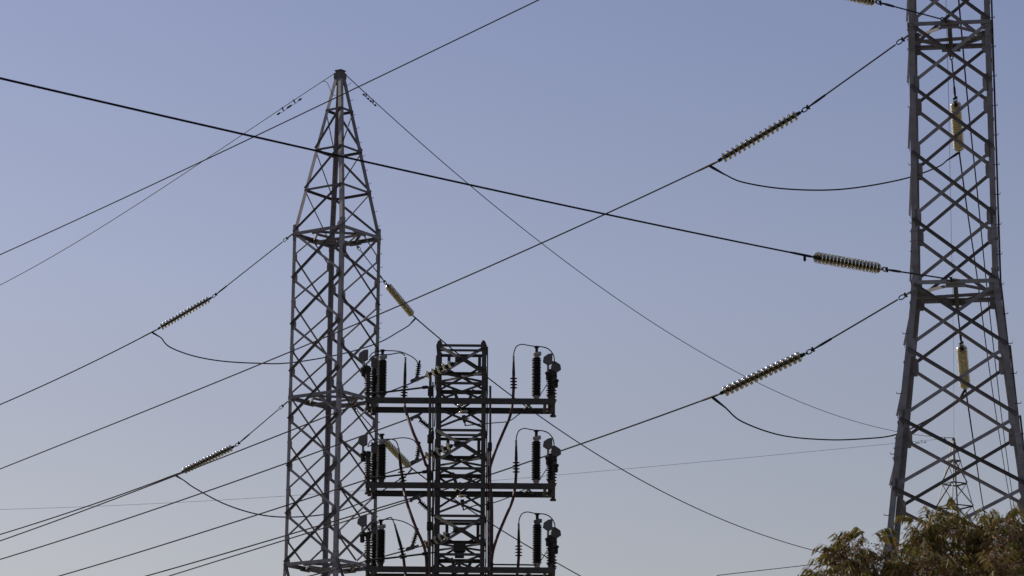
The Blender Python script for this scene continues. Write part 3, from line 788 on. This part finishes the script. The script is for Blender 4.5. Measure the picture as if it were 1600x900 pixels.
def arc(pix, Y, label, r=.016):
    b = MB(); b.tube(smooth_pts([at(*(p if len(p) == 3 else (*p, Y))) for p in pix], 8), r, 6)
    tag(b.build('jumper_cable', WIRE), label, 'jumper cable', 'short arching jumpers on the arms')

for i in range(3):
    o = UN * i
    # ---- right end
    ax, dy = [(838, 0), (837.5, 0), (839, 0)][i], 0
    ax = ax[0]; tx = (802.5, 806.5, 810.5)[i]
    ty0 = (541, 672, 802)[i]
    arrester(i, 'R', ax, ty0, 620 + o, (1, 1, 2)[i])
    d2 = (0, 132, 259)[i]
    post(i, 'R', 859.5, 577 + d2, YC - .35, (856.5, 563 + d2), BLACKRUB, 'inner')
    post(i, 'R', 864.5, 569 + d2, YC + .45, (868.5, 575 + d2), BROWNPOR, 'outer')
    e = (0, 131.5, 262)[i]
    run = [(tx - .5, 615 + e, YC), (tx - 1.5, 627 + e, YC), (tx - 5.5, 650 + e, YC - .3), (tx - 18, 680 + e, YC - .6), (tx - 31, 712 + e, YC - .7), (tx - 38 , 742 + e, YC - .7), (768.5 - i, 790 + e, YC - .6), (768 - i, 900 + e, YC - .6)]
    cable(i, 'R', (tx, 556 + e), ((tx, 590 + e), (tx, 604.5 + e)), run, YC, 0)
    arc([(tx, 557 + e), (tx + 1, 549 + e), (tx + 5, 541 + e), (tx + 13, 538 + e), (tx + 22, 539.5 + e), (ax, ty0 + .5)], YC, f'thin arched jumper between cable head and arrester on the {LEV[i]} arm, right')
    arc([(ax, ty0 + .5), (ax + 12, ty0 + 1.5), (ax + 21, ty0 + 6), (ax + 27, ty0 + 15), (ax + 28.5, ty0 + 27)], YC, f'thin jumper dropping from arrester top to the posts of the {LEV[i]} arm, right')
    arc([(ax + 18, 598 + d2), (ax + 12, 608 + d2), (ax + 6, 617 + d2)], YC, f'short slack lead from the posts to the arrester foot on the {LEV[i]} arm, right', .012)
    # ---- left end
    lx = (596.5, 595.5, 594.2)[i]; lt = (546.5, 678, 812)[i]
    arrester(i, 'L', lx, lt, 620 + o, (1, 1, 1)[i])
    d3 = (0, 133, 259)[i]
    post(i, 'L', 575.5, 572 + d3, YC - .45, (568.5 - i, 557 + d3), BROWNPOR, 'outer')
    post(i, 'L', 584.5, 574 + d3, YC + .35, (586.5, 569 + d3), BLACKRUB, 'inner')
    if i == 0:   tp, sh, kx = (633.5, 558), ((632.3, 603), (631.3, 616.5)), [(631.3, 624, YC), (632, 632, YC), (635, 645, YC - .5), (645, 674, YC - .9), (655, 697, YC - .9), (665, 725, YC - .9), (669, 745, YC - .8), (670, 900, YC - .8)]
    elif i == 1: tp, sh, kx = (622.5, 700), ((627, 736), (629.5, 750)), [(630, 758, YC), (632, 770, YC), (638, 792, YC - .6), (650, 825, YC - .9), (659, 845, YC - .9), (665, 865, YC - .9), (667, 900, YC - .8), (668, 1000, YC - .8)]
    else:        tp, sh, kx = (616.5, 819), ((627, 856), (630, 870)), [(632, 885, YC), (634, 900, YC), (640, 930, YC - .6), (655, 970, YC - .9), (665, 1010, YC - .8)]
    cable(i, 'L', tp, sh, kx, YC, 0)
    if i == 0: a1 = [(577, 562), (584, 556), (597, 554), (608, 554), (622, 551.5), (629, 552.5), (633, 556)]; a2 = [(577, 558), (583, 551), (595, 548.3), (612, 548), (627, 550), (643, 557), (651, 564), (654, 572)]
    elif i == 1: a1 = [(574, 698), (582, 695), (596, 689), (608, 686), (617, 688), (621, 694), (622.5, 700)]; a2 = [(575, 696), (579, 689), (588, 685.5), (598, 688), (613, 686), (630, 684), (645, 687), (652, 695), (654, 700)]
    else: a1 = [(576, 829), (584, 822), (596, 814), (608, 809), (612, 809.5), (616.5, 819)]; a2 = [(574, 829), (582, 820), (594, 813), (612, 811.5), (630, 815), (645, 823), (650, 831)]
    arc(a1, YC, f'thin arched jumper between cable head and arrester on the {LEV[i]} arm, left')
    arc(a2, YC, f'wider arched jumper reaching the small hanging insulator by the {LEV[i]} arm')
    # level rod from the arrester to the mast with a coupling
    ry = (612, 744, 872)[i]
    t = thing('tie_rod', at(600, ry, YM - .2), f'level dark rod joining the left posts to the mast beside the {LEV[i]} arm', 'tie rod', 'level rods beside the arms')
    b = MB(); b.tube([at(578, ry + 3, YM - .2), at(605, ry + .5, YM - .2), at(663, ry - 6.5, YM - .2)], .028, 7); b.tube([at(663, ry - 6.5, YM - .2), at(680, ry - 9, YM - .2)], .02, 6); b.build('rod', BOLT, t)
    b = MB(); b.tube([at(659, ry - 6.3, YM - .2), at(661, ry - 6.5, YM - .2), at(667, ry - 7.2, YM - .2), at(669, ry - 7.5, YM - .2)], [.03, .05, .05, .03], 8); b.build('coupling', BOLT, t)

# small polymer insulators with grey clamp shoes on the incoming lines
def shoe(px, py, Y, ang, ia, ilen, label, up):
    """grey wedge shoe plus a short ribbed insulator leaving it"""
    p = at(px, py, Y); c_, s_ = math.cos(R(ang)), math.sin(R(ang))
    d = Vector((c_, 0, s_)); n = Vector((-s_, 0, c_))
    t = thing('line_clamp', p, label, 'line clamp', 'grey clamp shoes on the incoming lines')
    poly = [(-.19, -.06), (-.19, .02), (-.13, .05), (-.05, .05), (.02, .13), (.08, .13), (.09, .04), (.20, .05), (.20, 0), (.02, -.05)]
    if not up: poly = [(-.19, .06), (-.19, -.05), (-.12, -.05), (-.10, -.01), (.02, -.03), (.08, -.12), (.13, -.10), (.10, .02), (.19, .05), (.17, .09)]
    k = len(poly); vs = [p + d * x * 1.0 + n * z + Vector((0, y, 0)) for y in (-.03, .03) for x, z in poly]
    b = MB(); b.add(vs, [tuple(range(k-1, -1, -1)), tuple(range(k, 2*k))] + [(j, (j+1) % k, (j+1) % k + k, j + k) for j in range(k)]); b.build('shoe', HOODG, t)
    e = Vector((math.cos(R(ia)), 0, math.sin(R(ia)))); o = p + d * .06 + n * (.12 if up else -.1); M = e.to_track_quat('Z', 'Y').to_matrix()
    b = MB(); b.lathe(shed_profile(.032, .085, 0, ilen, 6, .8), M=M, n=12, o=o); b.lathe([(.03, ilen), (.035, ilen + .08), (.015, ilen + .1)], M=M, n=8, o=o); b.build('ribbed_insulator', BLACKRUB, t)
shoe(651, 593, XN + 1.1, 16, 83, .34, 'grey clamp with upright ribbed insulator left of the mast, above the topmost arm', True)
shoe(651, 652, XN + 1.0, 20, -38, .36, 'grey clamp with ribbed insulator slanting down, just below the topmost arm', False)
shoe(651, 720.5, XN + 1.1, 16, 83, .34, 'grey clamp with upright ribbed insulator left of the mast, above the middle arm', True)
shoe(650, 779, XN + 1.0, 20, -42, .36, 'grey clamp with ribbed insulator slanting down, just below the middle arm', False)
shoe(644, 856, XN + 1.1, 14, 74, .36, 'grey clamp with leaning ribbed insulator left of the mast, above the lowest arm', True)
# short glass strings to the mast centre, and the ones behind it
for i, (s0, s1, ctr) in enumerate((((711, 566.5), (661, 589.5), (720, 560)), ((709, 695), (660, 716), (719, 690)), ((704, 834), (658, 853.5), (714, 828)))):
    a = at(*ctr, YM - .1); p0 = at(*s0, YM - .30); p1 = at(*s1, YM + .05)
    insulator_string(p0, p1, 5, .130, f'short five-disc glass string on the left side of the mast above the {LEV[i]} arm', GLASSO, False, group='short glass strings on the mast')
    t = thing('chain_link', a, f'short chain from the mast centre plate to the five-disc string above the {LEV[i]} arm', 'chain', 'short chains at the mast')
    for k in range(4):
        b = MB(); q = a.lerp(p0, (k + .5) / 4); ax_ = (p0 - a).normalized(); sd_ = Vector((0,1,0)) if k % 2 else ax_.cross(Vector((0,1,0)))
        b.tube([q + ax_ * .05 * math.cos(u) + sd_ * .03 * math.sin(u) for u in [2 * math.pi * j / 10 for j in range(11)]], .012, 5); b.build('link', BOLT, t)
    b0 = (mB, mD, mG)[i]; J(p1, [], b0, .016, f'short lead from the five-disc string to the clamp above the {LEV[i]} arm') if False else None
    bb = MB(); bb.tube([p1, at(*((663, 590), (662, 716), (660, 853))[i], YM + .7), b0], .016, 6); tag(bb.build('jumper_cable', WIRE), f'short straight lead between the five-disc string and the clamp by the {LEV[i]} arm', 'jumper cable', 'short leads to the mast clamps')
for i, (a, b_) in enumerate((((719.5, 622), (727, 665)), ((718.5, 753), (724, 797)))):
    p0, p1 = at(*a, YM + side * .4), at(*b_, YM + side * .4 + .1)
    insulator_string(p0, p1, 3, .150, f'small glass string hanging behind the mast under the {LEV[i]} arm', GLASSO, False, group='small glass strings behind the mast')
    px2 = [(745, 663, 96.5), (775, 660.5, 96.5), (795, 658, 96.5), (810, 648, 96), (822, 640, 95.5)] if i == 0 else [(742, 790, 96.5), (766, 787, 96.5), (795, 777, 96.5), (812, 768, 96), (822, 764, 95.5)]
    wire([p1] + [at(*q) for q in px2], .016, f'slack lead behind the mast below the {LEV[i]} arm, right side', name='jumper_cable', cat='jumper cable', group='slack leads behind the mast', fit=False)

# vertical conduits clamped to the mast
def conduit(pts, r, label, m, coll, Y):
    t = thing('conduit', at(pts[-1][0], pts[-1][1], Y), label, 'conduit', 'vertical pipes on the mast')
    P_ = [at(x, y, Y) for x, y in pts]; z_ = P_[-1].copy(); z_.z = 0; b = MB(); b.tube(P_ + [z_], r, 8); b.build('pipe', m, t)
    for (x, y) in coll:
        q = at(x, y, Y); b = MB(); b.lathe([(r, -.14), (r*1.9, -.11), (r*1.9, .11), (r, .14)], n=10, o=q); b.build('collar', BOLT, t)
    return t
conduit([(672.5, 588), (672, 640), (671.5, 700), (671, 900)], .040, 'thick dark pipe with collars running down left of the mast', DARKST, [(672.5, 612), (671.7, 686), (671.2, 744), (670.8, 822)], YM - .25)
conduit([(676.5, 597), (676, 900)], .022, 'thin dark pipe close against the left mast leg', DARKST, [(676.2, 680), (676, 800)], YM - .15)
conduit([(766, 603), (766, 750), (765.5, 900)], .032, 'thin dark pipe running down right of the mast', DARKST, [(765.5, 698)], YM - .2)
conduit([(762.8, 700), (762.6, 900)], .022, 'dull red tube against the right mast leg', REDC, [(762.6, 790)], YM - .15)
# box under the lowest top unit, dark equipment case inside the mast
t = thing('equipment_case', at(719, 872, YC), 'dark squat equipment case inside the mast just above the lowest arm', 'equipment case')
q = at(718, 856, YC)
b = MB(); b.box(q, .34, .34, .22); b.build('case', DARKST, t)
b = MB(); b.box(q + Vector((0,0,-.20)), .26, .26, .16); b.box(q + Vector((0,0,-.40)), .5, .1, .05); b.build('lower_case', BOLT, t)
b = MB(); b.lathe([(.10, -.62), (.16, -.55), (.05, -.52), (.02, -.4)], n=10, o=q); b.build('bell', BOLT, t)
for (s, pts, lab) in ((0, [(766, 882), (820, 882.5), (838, 883)], 'level bar on the lowest arm from mast to right arrester'),):
    t = thing('tie_rod', at(*pts[0], YM - .2), lab, 'tie rod', 'level rods beside the arms')
    b = MB(); b.tube([at(*p, YM - .2) for p in pts], .022, 6); b.build('rod', BOLT, t)
    b = MB(); b.tube([at(766, 882, YM - .2), at(771, 882, YM - .2)], [.06, .05], 8); b.build('coupling', BOLT, t)

# ------------------------------------------------------------------ tree
YT = 36.0
tT = thing('broadleaf_tree', at(1560, 1000, YT) * 1, 'green and rust-brown leafy tree filling the bottom right corner', 'tree')
tT.location.z = 0
lobes = [  # px, py, Y, rx, ry(px vertical)
    (1326, 873, 35.6, 36, 36), (1306, 918, 35.2, 48, 34), (1364, 884, 35.9, 40, 39), (1402, 909, 36, 57, 42),
    (1444, 850, 36.2, 35, 44), (1484, 853, 36.4, 54, 62), (1450, 900, 35.5, 60, 50), (1528, 869, 36.8, 55, 66), (1568, 854, 36.2, 55, 68),
    (1622, 870, 36.5, 66, 74), (1560, 910, 35.4, 70, 60), (1690, 880, 37, 80, 80), (1500, 960, 36.5, 120, 70), (1620, 970, 36, 120, 90), (1390, 980, 36, 80, 60), (1740, 1000, 36.6, 100, 110)]
pm = 36.0 / F   # metres per px at the tree, roughly
leaves = MB(); twigs = MB(); seeds = MB()
def leaflet(mb, p, d, L, wd, nrm):
    s = d.cross(nrm)
    if s.length < 1e-3: s = d.orthogonal()
    s.normalize(); nn = s.cross(d).normalized()
    dr = Vector((0, 0, -1)) * L * .10
    a = p; m1 = p + d * L * .30; m2 = p + d * L * .65 + dr * .5; e = p + d * L + dr
    mb.add([a, m1 + s*wd*.5 + nn*wd*.18, m1, m1 - s*wd*.5 + nn*wd*.18, m2 + s*wd*.36 + nn*wd*.12, m2, m2 - s*wd*.36 + nn*wd*.12, e],
           [(0,1,2),(0,2,3),(1,4,5,2),(2,5,6,3),(4,7,5),(5,7,6)])
def compound(p, dirv, L, n, scale=1.0):
    d = Vector(dirv).normalized(); pts = []; q = Vector(p)
    for i in range(6):
        pts.append(q.copy()); q = q + d * L / 5; d = (d + Vector((0, 0, -.16))).normalized()
    twigs.tube(pts, .0022, 3, cap=False)
    for i in range(n):
        t = .2 + .8 * i / (n - 1); k = min(4, int(t * 5)); f = t * 5 - k; c = pts[k].lerp(pts[k+1], min(1, f)); ax = (pts[k+1] - pts[k]).normalized()
        side_ = ax.cross(Vector((0,0,1))); 
        if side_.length < .05: side_ = Vector((random.uniform(-1,1), random.uniform(-1,1), 0))
        side_.normalize()
        for s in ((-1, 1) if i < n - 1 else (0,)):
            dd_ = (ax * .55 + side_ * s * .55 + Vector((random.uniform(-.2,.2), random.uniform(-.2,.2), -.75 + random.uniform(-.25,.2)))).normalized()
            leaflet(leaves, c, dd_, random.uniform(.08, .125) * scale, random.uniform(.020, .031) * scale, Vector((random.uniform(-1,1), random.uniform(-1,1), .6)))
def inside_other(px_, py_, Y_, me_):
    for j, (cx, cy, cY, rx, ry) in enumerate(lobes):
        if j != me_ and ((px_-cx)/rx)**2 + ((py_-cy)/ry)**2 + ((Y_-cY)/(rx*pm))**2 < .55: return True
    return False
for j, (cx, cy, cY, rx, ry) in enumerate(lobes):
    cc = at(cx, cy, cY); RX, RZ = rx * pm, ry * pm
    nL = int(46 * (rx * ry) / 2200) + 9
    if cy > 940: nL = int(nL * .55)
    for _ in range(nL):
        v = Vector((random.gauss(0,1), random.gauss(0,1), random.gauss(0,1))).normalized(); rad = random.uniform(.45, .96) * (1 + .10 * noise.noise(v * 2.3 + cc))
        p = cc + Vector((v.x * RX * rad, v.y * RX * 1.1 * rad, v.z * RZ * rad))
        if v.z < -.5 and random.random() < .5: continue
        od = Vector((v.x, v.y, max(v.z, -.1) * .7 + .25))
        compound(p - od.normalized() * .08, od + Vector((random.uniform(-.4,.4), random.uniform(-.4,.4), random.uniform(-.1,.3))), random.uniform(.16, .27), random.randint(5, 7))
    for _ in range(int(nL * 1.0)):
        v = Vector((random.gauss(0,1), random.gauss(0,1), random.gauss(0,1))).normalized(); rad = random.uniform(.5, .95)
        p = cc + Vector((v.x * RX * rad, v.y * RX * rad, v.z * RZ * rad * .9))
        for _k in range(random.randint(18, 34)):
            q = p + Vector((random.gauss(0,.04), random.gauss(0,.04), random.gauss(-.02,.055)))
            dd_ = Vector((random.uniform(-1,1), random.uniform(-1,1), random.uniform(-1,.3))).normalized()
            leaflet(seeds, q, dd_, random.uniform(.02, .036), random.uniform(.009, .014), Vector((random.uniform(-1,1), random.uniform(-1,1), .3)))
# stray sprays that break the outline, as in the photo
for (px_, py_, dx, dz, L) in ((1345, 838, -.8, .45, .26), (1336, 842, -.9, .15, .24), (1330, 850, -.95, -.1, .2), (1348, 836, -.4, .7, .14), (1362, 838, .7, .6, .24), (1370, 842, .8, .35, .24),
        (1304, 892, -.95, .2, .26), (1298, 896, -1, .0, .24), (1310, 884, -.4, .7, .16), (1432, 812, -.7, .5, .2), (1484, 796, .1, 1, .15)):
    for _ in range(2): compound(at(px_, py_, 35.8 + random.uniform(-.3,.3)), (dx, random.uniform(-.4,.4), dz), L * random.uniform(.85, 1.1), 6, 1.1)
leaves.build('crown', LEAF, tT, smooth=False)
o = seeds.build('seed_clusters', SEED, tT, smooth=False); o['kind'] = 'stuff'
ber = MB()
for (bx, by) in ((1424, 832), (1414, 828), (1316, 858), (1326, 864), (1368, 850), (1310, 862), (1420, 842), (1545, 820), (1338, 872)):
    for _ in range(7): ber.sphere(at(bx + random.gauss(0, 5), by + random.gauss(0, 6), 35.5), .0085, n=5)
o = ber.build('berries', BERRY, tT); o['kind'] = 'stuff'
# trunk, limbs
base = Vector((at(1600, 1000, YT).x, YT, 0)); fork = base + Vector((-.1, .1, 3.2))
b = MB(); b.tube(smooth_pts([base, base + Vector((.06, .02, 1.2)), base + Vector((-.05, .05, 2.3)), fork], 4), [.20 - .006 * i for i in range(13)], 10); b.build('trunk', BARK, tT)
for j, (cx, cy, cY, rx, ry) in enumerate(lobes):
    cc = at(cx, cy, cY); m_ = fork.lerp(cc, .5) + Vector((random.uniform(-.15,.15), random.uniform(-.15,.15), -.25))
    pts = smooth_pts([fork + Vector((0,0,-.1)), m_, cc], 5); n_ = len(pts)
    b = MB(); b.tube(pts, [.075 * (1 - i / n_) + .010 for i in range(n_)], 7)
    lim = b.build('branch', BARK, tT)
    for _ in range(9):
        v = Vector((random.gauss(0,1), random.gauss(0,1), abs(random.gauss(0,1)) * .9)).normalized()
        e = cc + Vector((v.x * rx * pm * .85, v.y * rx * pm * .85, v.z * ry * pm * .8)); s0 = m_.lerp(cc, random.uniform(.4, 1))
        twigs.tube(smooth_pts([s0, s0.lerp(e, .5) + Vector((0, 0, -.04)), e], 3), [.010,.009,.008,.007,.006,.005,.004], 4)
twigs.build('twigs', BARK, tT)
